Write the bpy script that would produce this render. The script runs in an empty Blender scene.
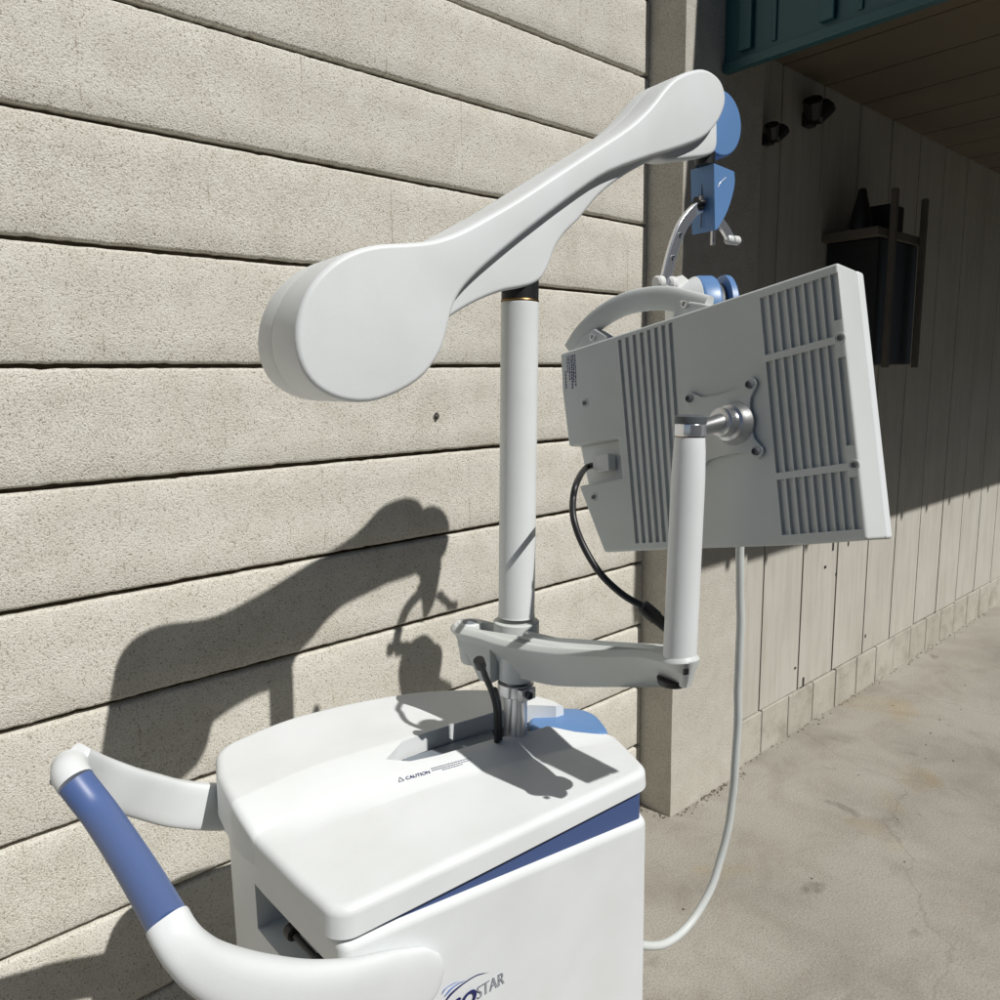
import bpy, bmesh, math, random
from mathutils import Vector, Matrix, noise

random.seed(7)
sc = bpy.context.scene
COL = sc.collection
R_ = math.radians
V = Vector

# ------------------------------------------------------------------ camera
CZ = 1.39                     # camera height above the concrete
FPX = 775.0                   # focal length for a 1000 px frame
yaw, pit, rol = R_(41.718), R_(8.873), R_(-0.868)
Fw = V((math.sin(yaw)*math.cos(pit), math.cos(yaw)*math.cos(pit), -math.sin(pit)))
R0 = V((math.cos(yaw), -math.sin(yaw), 0)); U0 = R0.cross(Fw)
Rt = R0*math.cos(rol) + U0*math.sin(rol)
Up = -R0*math.sin(rol) + U0*math.cos(rol)
CAM = V((0, 0, CZ))

cam_d = bpy.data.cameras.new('camera'); cam = bpy.data.objects.new('camera', cam_d); COL.objects.link(cam)
M = Matrix((Rt, Up, -Fw)).transposed().to_4x4(); M.translation = CAM
cam.matrix_world = M
cam_d.sensor_fit = 'HORIZONTAL'; cam_d.sensor_width = 36.0; cam_d.lens = 36.0*FPX/1000
cam_d.clip_start = 0.02; cam_d.clip_end = 500
sc.camera = cam

def ray(x, y): return Fw*FPX + Rt*(x-500) - Up*(y-500)
def aY(x, y, Y): d = ray(x, y); return CAM + d*(Y/d.y)
def aX(x, y, X): d = ray(x, y); return CAM + d*(X/d.x)
def aZ(x, y, Z): d = ray(x, y); return CAM + d*((Z-CZ)/d.z)      # Z is height above ground
def aP(x, y, P0, n):
    d = ray(x, y); return CAM + d*((P0-CAM).dot(n)/d.dot(n))

# ------------------------------------------------------------------ tagging
def tag(o, label, cat, group=None, kind=None):
    if label: o['label'] = label
    if cat: o['category'] = cat
    if group: o['group'] = group
    if kind: o['kind'] = kind
    return o
def empty(name, loc):
    o = bpy.data.objects.new(name, None); COL.objects.link(o); o.location = loc
    o.empty_display_size = .1
    bpy.context.view_layer.update()
    return o
def link(name, bm, mat, parent=None, smooth=True, ang=38, wn=True):
    me = bpy.data.meshes.new(name)
    bmesh.ops.recalc_face_normals(bm, faces=bm.faces)
    bm.to_mesh(me); bm.free()
    mats = mat if isinstance(mat, (list, tuple)) else [mat]
    for m in mats: me.materials.append(m)
    o = bpy.data.objects.new(name, me); COL.objects.link(o)
    if smooth:
        me.polygons.foreach_set('use_smooth', [True]*len(me.polygons))
        me.set_sharp_from_angle(angle=R_(ang))
        if wn:
            w = o.modifiers.new('wn', 'WEIGHTED_NORMAL'); w.keep_sharp = True
    if parent is not None:
        o.parent = parent
        o.matrix_parent_inverse = parent.matrix_world.inverted()
    return o

# ------------------------------------------------------------------ mesh helpers
def BM(): return bmesh.new()
def bevel(bm, r, seg=3, ang=30):
    bmesh.ops.recalc_face_normals(bm, faces=bm.faces); bm.normal_update()
    es = [e for e in bm.edges if len(e.link_faces) == 2 and e.calc_face_angle(0) > R_(ang)]
    bmesh.ops.bevel(bm, geom=es, offset=r, segments=seg, profile=.5, affect='EDGES', clamp_overlap=True)
    return bm
def add_loft(bm, rings, cap0=True, cap1=True, mi=0, closed=True):
    vr = [[bm.verts.new(p) for p in r] for r in rings]
    n = len(rings[0])
    for a, b in zip(vr, vr[1:]):
        for i in range(n if closed else n-1):
            j = (i+1) % n
            f = bm.faces.new((a[i], a[j], b[j], b[i])); f.material_index = mi
    if closed:
        if cap0: bm.faces.new(list(reversed(vr[0]))).material_index = mi
        if cap1: bm.faces.new(vr[-1]).material_index = mi
    return vr
def add_prism(bm, pts, off, mi=0):
    return add_loft(bm, [pts, [p+off for p in pts]], mi=mi)
def add_box(bm, c, ex, ey, ez, mi=0):
    """box by centre and three half-axis vectors"""
    a = [c-ex-ey-ez, c+ex-ey-ez, c+ex+ey-ez, c-ex+ey-ez]
    return add_loft(bm, [a, [p+ez*2 for p in a]], mi=mi)
def abox(bm, x0, x1, y0, y1, z0, z1, mi=0):
    return add_box(bm, V(((x0+x1)/2, (y0+y1)/2, (z0+z1)/2)), V(((x1-x0)/2, 0, 0)), V((0, (y1-y0)/2, 0)), V((0, 0, (z1-z0)/2)), mi)
def frame_of(t, ref=None):
    t = t.normalized()
    ref = ref or (V((0, 0, 1)) if abs(t.z) < .9 else V((1, 0, 0)))
    a = ref.cross(t).normalized(); b = t.cross(a).normalized()
    return a, b
def add_tube(bm, pts, rad, n=16, ref=None, sect=None, cap=True, mi=0):
    rings = []
    a = None
    for i, p in enumerate(pts):
        t = (pts[min(i+1, len(pts)-1)] - pts[max(i-1, 0)]).normalized()
        if a is None: a, b = frame_of(t, ref)
        else:
            a = (a - t*a.dot(t)).normalized(); b = t.cross(a)
        r = rad[i] if isinstance(rad, (list, tuple)) else rad
        ra, rb = r if isinstance(r, (list, tuple)) else (r, r)
        if sect: rings.append([p + a*(sx*ra) + b*(sy*rb) for sx, sy in sect])
        else: rings.append([p + a*(ra*math.cos(k*math.tau/n)) + b*(rb*math.sin(k*math.tau/n)) for k in range(n)])
    return add_loft(bm, rings, cap, cap, mi)
def add_lathe(bm, c, ax, prof, n=28, mi=0, ref=None):
    """prof: list of (distance along axis, radius)"""
    ax = ax.normalized(); a, b = frame_of(ax, ref)
    rings = [[c + ax*d + (a*math.cos(k*math.tau/n) + b*math.sin(k*math.tau/n))*max(r, 1e-5) for k in range(n)] for d, r in prof]
    return add_loft(bm, rings, True, True, mi)
def spline(pts, m=8):
    """Catmull-Rom through the points (Vectors or tuples)"""
    P = [V(p) for p in pts]; out = []
    for i in range(len(P)-1):
        p0 = P[i-1] if i else P[0]*2-P[1]; p1 = P[i]; p2 = P[i+1]
        p3 = P[i+2] if i+2 < len(P) else P[-1]*2-P[-2]
        for k in range(m):
            t = k/m
            out.append(.5*((2*p1) + (p2-p0)*t + (2*p0-5*p1+4*p2-p3)*t*t + (3*p1-p0-3*p2+p3)*t**3))
    out.append(P[-1]); return out
def closed_spline(pts, m=6):
    P = [V(p) for p in pts]; n = len(P); out = []
    for i in range(n):
        p0, p1, p2, p3 = P[i-1], P[i], P[(i+1) % n], P[(i+2) % n]
        for k in range(m):
            t = k/m
            out.append(.5*((2*p1) + (p2-p0)*t + (2*p0-5*p1+4*p2-p3)*t*t + (3*p1-p0-3*p2+p3)*t**3))
    return out
def boolean(o, cutter_bm):
    me = bpy.data.meshes.new('cut'); bmesh.ops.recalc_face_normals(cutter_bm, faces=cutter_bm.faces)
    cutter_bm.to_mesh(me); cutter_bm.free()
    c = bpy.data.objects.new('cut', me); COL.objects.link(c)
    md = o.modifiers.new('b', 'BOOLEAN'); md.object = c; md.operation = 'DIFFERENCE'; md.solver = 'EXACT'
    for w in [m for m in o.modifiers if m.type == 'WEIGHTED_NORMAL']: o.modifiers.remove(w)
    n0 = len(o.data.polygons)
    for solver, selfi in (('EXACT', False), ('EXACT', True), ('MANIFOLD', False), ('FLOAT', False)):
        try: md.solver = solver
        except TypeError: continue
        md.use_self = selfi
        bpy.context.view_layer.update()
        dg = bpy.context.evaluated_depsgraph_get()
        new = bpy.data.meshes.new_from_object(o.evaluated_get(dg))
        if len(new.polygons) > n0*.6: break
    o.modifiers.clear(); old = o.data; o.data = new; new.name = old.name
    bpy.data.objects.remove(c); bpy.data.meshes.remove(me)
    new.polygons.foreach_set('use_smooth', [True]*len(new.polygons)); new.set_sharp_from_angle(angle=R_(35))
    w = o.modifiers.new('wn', 'WEIGHTED_NORMAL'); w.keep_sharp = True
    return o
def text_bm(s, size, loc, xdir, ydir, extr=.0004, shear=0, spacing=1.0, thin=0):
    cu = bpy.data.curves.new('t', 'FONT'); cu.body = s; cu.size = size; cu.extrude = extr; cu.shear = shear; cu.space_character = spacing; cu.offset = -thin
    to = bpy.data.objects.new('t', cu); COL.objects.link(to)
    bpy.context.view_layer.update()
    me = bpy.data.meshes.new_from_object(to.evaluated_get(bpy.context.evaluated_depsgraph_get()))
    bpy.data.objects.remove(to); bpy.data.curves.remove(cu)
    bm = BM(); bm.from_mesh(me); bpy.data.meshes.remove(me)
    x = xdir.normalized(); z = x.cross(ydir).normalized(); y = z.cross(x)
    m = Matrix((x, y, z)).transposed().to_4x4(); m.translation = loc
    bmesh.ops.transform(bm, matrix=m, verts=bm.verts)
    return bm

# ------------------------------------------------------------------ materials
def mat(name, col, rough=.5, metal=0, spec=.5, coat=0, bump=None, var=None, bdist=.001):
    m = bpy.data.materials.new(name); m.use_nodes = True
    nt = m.node_tree; N = nt.nodes; L = nt.links; b = N['Principled BSDF']
    b.inputs['Base Color'].default_value = (*col, 1); b.inputs['Roughness'].default_value = rough
    b.inputs['Metallic'].default_value = metal; b.inputs['Specular IOR Level'].default_value = spec
    b.inputs['Coat Weight'].default_value = coat
    tc = N.new('ShaderNodeTexCoord')
    if var:                       # (scale, amount): slow colour drift and grime
        ns = N.new('ShaderNodeTexNoise'); ns.inputs['Scale'].default_value = var[0]; ns.inputs['Detail'].default_value = 6
        L.new(tc.outputs['Object'], ns.inputs['Vector'])
        mx = N.new('ShaderNodeMix'); mx.data_type = 'RGBA'; mx.blend_type = 'MULTIPLY'; mx.inputs[0].default_value = 1
        rp = N.new('ShaderNodeValToRGB'); k = 1-var[1]
        rp.color_ramp.elements[0].position = .3; rp.color_ramp.elements[0].color = (k, k, k*.98, 1)
        rp.color_ramp.elements[1].position = .65; rp.color_ramp.elements[1].color = (1, 1, 1, 1)
        L.new(ns.outputs['Fac'], rp.inputs['Fac']); mx.inputs[6].default_value = (*col, 1)
        L.new(rp.outputs['Color'], mx.inputs[7]); L.new(mx.outputs[2], b.inputs['Base Color'])
        mr = N.new('ShaderNodeMapRange'); mr.inputs['To Min'].default_value = rough*.85; mr.inputs['To Max'].default_value = min(1, rough*1.2)
        L.new(ns.outputs['Fac'], mr.inputs['Value']); L.new(mr.outputs['Result'], b.inputs['Roughness'])
    if bump:                      # (scale, strength)
        nb = N.new('ShaderNodeTexNoise'); nb.inputs['Scale'].default_value = bump[0]; nb.inputs['Detail'].default_value = 4
        L.new(tc.outputs['Object'], nb.inputs['Vector'])
        bp = N.new('ShaderNodeBump'); bp.inputs['Strength'].default_value = bump[1]; bp.inputs['Distance'].default_value = bdist
        L.new(nb.outputs['Fac'], bp.inputs['Height']); L.new(bp.outputs['Normal'], b.inputs['Normal'])
    return m
WHITE = mat('white_plastic', (.74, .765, .78), .42, spec=.4, bump=(700, .2), var=(9, .07), bdist=.0008)
GREYW = mat('light_grey_plastic', (.60, .625, .62), .45, spec=.4, bump=(700, .2), var=(9, .07), bdist=.0008)
BLUE = mat('periwinkle_plastic', (.085, .14, .33), .42, bump=(800, .1), var=(6, .06), bdist=.0006)
NAVY = mat('dark_blue_band', (.062, .10, .245), .38, var=(6, .06))
SKYB = mat('cornflower_plastic', (.125, .255, .51), .38, bump=(800, .1), var=(8, .06), bdist=.0006)
TEALG = mat('grey_green_rubber', (.14, .19, .2), .5)
BLACK = mat('black_rubber', (.012, .012, .013), .45)
STEEL = mat('brushed_aluminium', (.62, .62, .63), .32, metal=1, bump=(500, .08))
CHROME = mat('polished_aluminium', (.86, .88, .94), .2, metal=.85)
DGREY = mat('dark_grey_plastic', (.09, .1, .11), .5)
TRAY = mat('grey_tray', (.2, .23, .26), .5)
CLEARW = mat('milky_plastic', (.7, .71, .7), .25)
INK = mat('navy_ink', (.015, .02, .12), .5)
INKG = mat('grey_ink', (.24, .25, .30), .5)
INKB = mat('blue_ink', (.1, .22, .6), .5)
GOLD = mat('brass_ring', (.22, .14, .06), .4, metal=1)

def nodes_of(name):
    m = bpy.data.materials.new(name); m.use_nodes = True
    return m, m.node_tree.nodes, m.node_tree.links, m.node_tree.nodes['Principled BSDF']
def ramp(N, stops):
    r = N.new('ShaderNodeValToRGB'); e = r.color_ramp.elements
    while len(e) < len(stops): e.new(.5)
    for k, (p, c) in enumerate(stops): e[k].position = p; e[k].color = (*c, 1)
    return r
def nz(N, L, src, scale, detail=5, rough=.55, dist=0):
    n = N.new('ShaderNodeTexNoise'); n.inputs['Scale'].default_value = scale; n.inputs['Detail'].default_value = detail
    n.inputs['Roughness'].default_value = rough; n.inputs['Distortion'].default_value = dist
    L.new(src, n.inputs['Vector']); return n
def mul(N, L, a, b, fac=1, mode='MULTIPLY'):
    x = N.new('ShaderNodeMix'); x.data_type = 'RGBA'; x.blend_type = mode; x.inputs[0].default_value = fac
    L.new(a, x.inputs[6]); L.new(b, x.inputs[7]); return x.outputs[2]

def stucco(name, base, joints=False):
    m, N, L, b = nodes_of(name)
    tc = N.new('ShaderNodeTexCoord'); P = tc.outputs['Object']
    big = nz(N, L, P, 2.2, 4); med = nz(N, L, P, 14, 4)
    fine = nz(N, L, P, 400, 2, .65); pit = nz(N, L, P, 265, 2, .55)
    c0 = ramp(N, [(.3, tuple(k*.93 for k in base)), (.7, base)]); L.new(big.outputs['Fac'], c0.inputs['Fac'])
    c1 = ramp(N, [(.3, (.90, .89, .87)), (.65, (1, 1, 1))]); L.new(med.outputs['Fac'], c1.inputs['Fac'])
    c2 = ramp(N, [(.34, (.62, .60, .56)), (.5, (.96, .96, .96)), (.68, (1.03, 1.03, 1.03)), (.8, (1.15, 1.15, 1.13))]); L.new(fine.outputs['Fac'], c2.inputs['Fac'])
    c3 = ramp(N, [(.31, (.50, .46, .41)), (.40, (1, 1, 1))]); L.new(pit.outputs['Fac'], c3.inputs['Fac'])
    o = mul(N, L, c0.outputs['Color'], c1.outputs['Color']); o = mul(N, L, o, c2.outputs['Color']); o = mul(N, L, o, c3.outputs['Color'])
    # filled head joints: broken, barely visible upright lines, half a block apart from course to course
    if joints:
        sx = N.new('ShaderNodeSeparateXYZ'); L.new(P, sx.inputs[0]); cx = N.new('ShaderNodeCombineXYZ')
        ax = N.new('ShaderNodeMath'); ax.operation = 'ADD'; ax.inputs[1].default_value = 4.064-1.118+.1016; L.new(sx.outputs['X'], ax.inputs[0])
        wob = nz(N, L, P, 40, 2); wm = N.new('ShaderNodeMath'); wm.operation = 'MULTIPLY_ADD'; wm.inputs[1].default_value = .008; L.new(wob.outputs['Fac'], wm.inputs[0]); L.new(ax.outputs[0], wm.inputs[2])
        az = N.new('ShaderNodeMath'); az.operation = 'ADD'; az.inputs[1].default_value = 4.064-2.2357; L.new(sx.outputs['Z'], az.inputs[0])
        L.new(wm.outputs[0], cx.inputs[0]); L.new(az.outputs[0], cx.inputs[1])
        br = N.new('ShaderNodeTexBrick'); br.inputs['Scale'].default_value = 1; br.inputs['Brick Width'].default_value = .4064; br.inputs['Row Height'].default_value = .2032
        br.inputs['Mortar Size'].default_value = .0016; br.inputs['Mortar Smooth'].default_value = .3
        L.new(cx.outputs[0], br.inputs['Vector'])
        br.inputs['Color1'].default_value = (1, 1, 1, 1); br.inputs['Color2'].default_value = (.95, .945, .935, 1); br.inputs['Mortar'].default_value = (.62, .58, .52, 1)
        th = nz(N, L, P, 25, 3); tr = ramp(N, [(.45, (0, 0, 0)), (.6, (.75, .75, .75))]); L.new(th.outputs['Fac'], tr.inputs['Fac'])
        mj = N.new('ShaderNodeMix'); mj.data_type = 'RGBA'; mj.blend_type = 'MULTIPLY'; L.new(tr.outputs['Color'], mj.inputs[0]); L.new(o, mj.inputs[6]); L.new(br.outputs['Color'], mj.inputs[7]); o = mj.outputs[2]
    L.new(o, b.inputs['Base Color']); b.inputs['Roughness'].default_value = .95; b.inputs['Specular IOR Level'].default_value = .15
    ad = N.new('ShaderNodeMath'); ad.operation = 'ADD'; L.new(fine.outputs['Fac'], ad.inputs[0]); L.new(pit.outputs['Fac'], ad.inputs[1])
    bp = N.new('ShaderNodeBump'); bp.inputs['Strength'].default_value = .55; bp.inputs['Distance'].default_value = .004
    L.new(ad.outputs[0], bp.inputs['Height']); L.new(bp.outputs['Normal'], b.inputs['Normal'])
    return m
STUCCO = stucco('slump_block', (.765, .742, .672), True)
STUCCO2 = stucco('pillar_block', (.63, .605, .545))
MORTAR = mat('raked_mortar', (.13, .105, .075), .95, spec=.1, bump=(200, .6), var=(30, .4), bdist=.003)

def board_paint():
    m, N, L, b = nodes_of('board_paint')
    tc = N.new('ShaderNodeTexCoord'); P = tc.outputs['Object']
    mp = N.new('ShaderNodeMapping'); mp.inputs['Scale'].default_value = (9, 9, .7); L.new(P, mp.inputs['Vector'])
    st = nz(N, L, mp.outputs['Vector'], 5, 6); bl = nz(N, L, P, 3, 5); sp = nz(N, L, P, 55, 3, .6)
    c0 = ramp(N, [(.3, (.45, .43, .38)), (.6, (.50, .48, .43)), (.8, (.46, .445, .405))]); L.new(bl.outputs['Fac'], c0.inputs['Fac'])
    c1 = ramp(N, [(.3, (.88, .87, .85)), (.55, (1, 1, 1))]); L.new(st.outputs['Fac'], c1.inputs['Fac'])
    c2 = ramp(N, [(.22, (.55, .5, .45)), (.28, (1, 1, 1))]); L.new(sp.outputs['Fac'], c2.inputs['Fac'])
    o = mul(N, L, c0.outputs['Color'], c1.outputs['Color']); o = mul(N, L, o, c2.outputs['Color'])
    L.new(o, b.inputs['Base Color']); b.inputs['Roughness'].default_value = .75
    bp = N.new('ShaderNodeBump'); bp.inputs['Strength'].default_value = .3; bp.inputs['Distance'].default_value = .002
    L.new(st.outputs['Fac'], bp.inputs['Height']); L.new(bp.outputs['Normal'], b.inputs['Normal'])
    return m
BOARD = board_paint()
def base_block():
    m, N, L, b = nodes_of('base_block_paint')
    tc = N.new('ShaderNodeTexCoord'); P = tc.outputs['Object']
    a = nz(N, L, P, 12, 6, .65); s = nz(N, L, P, 60, 4, .6); g = nz(N, L, P, 4, 4)
    c0 = ramp(N, [(.3, (.34, .32, .27)), (.5, (.45, .43, .375)), (.7, (.47, .45, .39))]); L.new(a.outputs['Fac'], c0.inputs['Fac'])
    c1 = ramp(N, [(.28, (.45, .42, .38)), (.36, (1, 1, 1))]); L.new(s.outputs['Fac'], c1.inputs['Fac'])
    c2 = ramp(N, [(.35, (.85, .84, .82)), (.6, (1, 1, 1))]); L.new(g.outputs['Fac'], c2.inputs['Fac'])
    o = mul(N, L, c0.outputs['Color'], c1.outputs['Color']); o = mul(N, L, o, c2.outputs['Color'])
    L.new(o, b.inputs['Base Color']); b.inputs['Roughness'].default_value = .85
    bp = N.new('ShaderNodeBump'); bp.inputs['Strength'].default_value = .5; bp.inputs['Distance'].default_value = .003
    L.new(s.outputs['Fac'], bp.inputs['Height']); L.new(bp.outputs['Normal'], b.inputs['Normal'])
    return m
BASEB = base_block()
GAP = mat('dark_gap', (.03, .027, .024), .9)
def concrete():
    m, N, L, b = nodes_of('concrete')
    tc = N.new('ShaderNodeTexCoord'); P = tc.outputs['Object']
    g = nz(N, L, P, 1.6, 6, .6, .3); st = nz(N, L, P, 4.5, 6, .62, .6); oil = nz(N, L, P, 6.5, 3, .5, .2)
    f = nz(N, L, P, 190, 4, .75); rust = nz(N, L, P, 2.6, 4, .5, .3); sp = nz(N, L, P, 120, 2, .5)
    c0 = ramp(N, [(.28, (.275, .258, .222)), (.5, (.35, .33, .288)), (.72, (.395, .375, .332))]); L.new(g.outputs['Fac'], c0.inputs['Fac'])
    c1 = ramp(N, [(.3, (.80, .78, .76)), (.55, (1, 1, 1))]); L.new(st.outputs['Fac'], c1.inputs['Fac'])
    c2 = ramp(N, [(.25, (.58, .56, .54)), (.34, (1, 1, 1))]); L.new(oil.outputs['Fac'], c2.inputs['Fac'])
    c3 = ramp(N, [(.3, (.60, .59, .58)), (.52, (1, 1, 1)), (.75, (1.25, 1.25, 1.24))]); L.new(f.outputs['Fac'], c3.inputs['Fac'])
    c4 = ramp(N, [(.62, (1, 1, 1)), (.76, (1.08, .95, .72))]); L.new(rust.outputs['Fac'], c4.inputs['Fac'])
    c5 = ramp(N, [(.24, (.5, .46, .42)), (.29, (1, 1, 1)), (.73, (1, 1, 1)), (.78, (1.5, 1.5, 1.45))]); L.new(sp.outputs['Fac'], c5.inputs['Fac'])
    o = c0.outputs['Color']
    for c in (c1, c2, c3, c4, c5): o = mul(N, L, o, c.outputs['Color'])
    # hairline cracks: distorted voronoi cell borders, only here and there
    vz = N.new('ShaderNodeTexVoronoi'); vz.feature = 'DISTANCE_TO_EDGE'; vz.inputs['Scale'].default_value = 1.1
    wn = nz(N, L, P, 3, 5); mxv = N.new('ShaderNodeMix'); mxv.data_type = 'RGBA'; mxv.inputs[0].default_value = .22
    L.new(P, mxv.inputs[6]); L.new(wn.outputs['Color'], mxv.inputs[7]); L.new(mxv.outputs[2], vz.inputs['Vector'])
    ck = ramp(N, [(.0, (.55, .52, .48)), (.004, (1, 1, 1))]); L.new(vz.outputs['Distance'], ck.inputs['Fac'])
    o = mul(N, L, o, ck.outputs['Color'], .35)
    L.new(o, b.inputs['Base Color']); b.inputs['Roughness'].default_value = .9; b.inputs['Specular IOR Level'].default_value = .25
    bp = N.new('ShaderNodeBump'); bp.inputs['Strength'].default_value = .5; bp.inputs['Distance'].default_value = .002
    L.new(f.outputs['Fac'], bp.inputs['Height']); L.new(bp.outputs['Normal'], b.inputs['Normal'])
    return m
CONC = concrete()
DARKGND = mat('dark_ground', (.05, .05, .052), .9, bump=(300, .5), var=(1, .3), bdist=.003)  # for the added unseen ground, dark so that little light bounces
TEAL = mat('teal_metal', (.022, .09, .105), .4, spec=.5, var=(3, .25))
SOFF = mat('soffit_board', (.13, .105, .07), .8, var=(4, .2))
DARKFIX = mat('black_fixture', (.01, .01, .011), .5)
DARKWOOD = mat('dark_wood', (.13, .11, .09), .7, var=(8, .3))

# ------------------------------------------------------------------ light
SUNL = V((-.16, 1, -1.15)).normalized()          # direction the sunlight travels
sd = bpy.data.lights.new('sun', 'SUN'); sd.energy = 5.0; sd.angle = R_(.53); sd.color = (1, .975, .93)
so = bpy.data.objects.new('sun', sd); COL.objects.link(so)
so.rotation_euler = SUNL.to_track_quat('-Z', 'Y').to_euler(); so.location = (2, -6, 8)
w = bpy.data.worlds.new('World'); sc.world = w; w.use_nodes = True
wn_ = w.node_tree; bg = wn_.nodes['Background']
sky = wn_.nodes.new('ShaderNodeTexSky'); sky.sky_type = 'NISHITA'; sky.sun_disc = False; sky.altitude = 2500; sky.dust_density = .4; sky.air_density = .9
sky.sun_elevation = math.asin(-SUNL.z); sky.sun_rotation = math.atan2(-SUNL.x, -SUNL.y)
wn_.links.new(sky.outputs['Color'], bg.inputs['Color']); bg.inputs['Strength'].default_value = .05
sc.view_settings.view_transform = 'Standard'; sc.view_settings.look = 'None'
sc.view_settings.exposure = -.24; sc.view_settings.gamma = 1

# ================================================================== SETTING
WY = 1.4778                  # block wall face
PY = 1.355                   # pillar face
BY = 1.385                   # board wall face
H = .2032
def flat(name, x0, x1, y0, y1, z, m, kind='structure'):
    bm = BM(); vs = [bm.verts.new(p) for p in ((x0, y0, z), (x1, y0, z), (x1, y1, z), (x0, y1, z))]; bm.faces.new(vs)
    o = link(name, bm, m, smooth=False); o['kind'] = kind; return o
flat('low_bounce_ground', -60, 80, -90, 40, -.004, DARKGND)  # unseen dark ground, added to cut the light bounced under the canopy
flat('concrete_ground', -9, 14, -.2, 1.6, 0, CONC)

# unseen block with doors, added behind the camera to shut off the low sky
def opposite():
    t = empty('sky_blocker', (6, -11, 0)); tag(t, 'unseen grey block added behind the camera to shut off low sky', 'sky blocker')
    bm = BM(); abox(bm, -16, 30, -17, -11, 0, 8.6); link('wall', bm, mat('grey_render', (.07, .08, .09), .9, var=(1, .3)), t, smooth=False)
    bm = BM(); abox(bm, -16.2, 30.2, -17.2, -10.8, 8.6, 8.85); link('roof', bm, mat('roof_edge', (.05, .05, .05), .8), t, smooth=False)
    for k in range(6):
        bm = BM(); abox(bm, -13+7.2*k, -9.4+7.2*k, -11.03, -10.985, 0, 3.4); link('door', bm, mat('blocker_door', (.07, .075, .08), .5), t, smooth=False)
opposite()

# --- block wall: every course a strip with ragged edges, mortar raked back behind it
def block_wall():
    bm = BM()
    x0, x1 = -3.2, 1.912
    ztops = [(.8457+CZ) - k*H for k in range(-6, 12)]       # joint centre lines from the fit
    joints = {}
    dx = .012
    nx = int((x1-x0)/dx)
    for k in range(len(ztops)-1):
        zt, zb = ztops[k]-.0043, ztops[k+1]+.0043
        if k == len(ztops)-2: zb = -.01
        rows = []
        offx = (.2032 if k % 2 else 0)
        for i in range(nx+1):
            x = x0+(x1-x0)*i/nx
            jt = noise.noise(V((x*28, k*7.3, 1)))*.0009 + noise.noise(V((x*110, k*3.1, 5)))*.0012
            jb = noise.noise(V((x*24, k*5.9, 9)))*.0011 + noise.noise(V((x*95, k*2.7, 3)))*.0016
            # small chips where two blocks meet
            q = ((x-1.118-offx) % .4064); near = min(q, .4064-q)
            chip = .003*math.exp(-(near/.008)**2)*(.5+.5*noise.noise(V((x*9, k*11.1, 2))))
            bow = noise.noise(V((x*2.1, k*1.7, 4)))*.0012
            ta, ba = zt+jt-chip, zb-jb+chip
            yb = WY+bow
            col = [(x, WY+.05, ta), (x, yb+.006, ta), (x, yb+.0015, ta-.002), (x, yb, ta-.006)]
            for t in (.25, .5, .75):
                col.append((x, yb+noise.noise(V((x*6, (ta+(ba-ta)*t)*6, k)))*.001, ta+(ba-ta)*t))
            col += [(x, yb, ba+.006), (x, yb+.0015, ba+.002), (x, yb+.006, ba), (x, WY+.05, ba)]
            rows.append(col)
        vr = [[bm.verts.new(p) for p in c] for c in rows]
        for a, b in zip(vr, vr[1:]):
            for j in range(len(a)-1): bm.faces.new((a[j], b[j], b[j+1], a[j+1]))
        bm.faces.new(vr[0]); bm.faces.new(list(reversed(vr[-1])))
    # mortar plane
    vs = [bm.verts.new(p) for p in ((x0, WY+.020, -.02), (x1-.002, WY+.020, -.02), (x1-.002, WY+.020, ztops[0]), (x0, WY+.020, ztops[0]))]
    f = bm.faces.new(vs); f.material_index = 1
    abox(bm, x0, x1+.25, WY+.06, WY+.2, -.02, ztops[0], mi=1)
    return link('block_wall', bm, [STUCCO, MORTAR], ang=50, wn=False)
tag(block_wall(), 'sunlit tan rough concrete block wall with dark raked horizontal joints behind the console', 'wall')

# --- pillar
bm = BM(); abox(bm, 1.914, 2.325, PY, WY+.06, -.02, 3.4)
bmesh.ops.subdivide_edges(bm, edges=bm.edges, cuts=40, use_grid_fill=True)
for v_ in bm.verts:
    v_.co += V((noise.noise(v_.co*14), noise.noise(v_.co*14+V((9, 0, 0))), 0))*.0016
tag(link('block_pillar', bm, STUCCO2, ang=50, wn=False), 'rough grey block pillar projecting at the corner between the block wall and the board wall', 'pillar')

# --- board wall + low block course
bw = empty('board_wall', (3.5, BY, 0))
tag(bw, 'painted vertical board wall standing on a low block course, half in canopy shade', 'wall')
bm = BM(); PX = .2875; zs = .167
edges = [2.327] + [2.492+PX*k for k in range(0, 22)]
for k, (a, b) in enumerate(zip(edges, edges[1:])):
    d = random.uniform(-.0012, .0012)
    m_ = .0052
    abox(bm, a+(0 if k == 0 else m_), b-m_, BY+d, BY+.03, zs+.004+random.uniform(0, .006), 3.3)
    f = abox(bm, a, b, BY+.022, BY+.06, zs+.004, 3.3, mi=1)
link('boards', bm, [BOARD, GAP], bw, smooth=False)
bm = BM(); be = [2.327, 2.511] + [2.511+.1985*k for k in range(1, 32)]
for k, (a, b) in enumerate(zip(be, be[1:])):
    abox(bm, a+(0 if k == 0 else .0035), b-.0035, BY-.004+random.uniform(-.001, .001), BY+.06, -.02, zs-.002+random.uniform(-.003, .002))
bevel(bm, .002, 1)
abox(bm, 2.327, be[-1], BY+.002, BY+.05, -.02, zs-.008, mi=1)
link('block_course', bm, [BASEB, GAP], bw, smooth=False)
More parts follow.
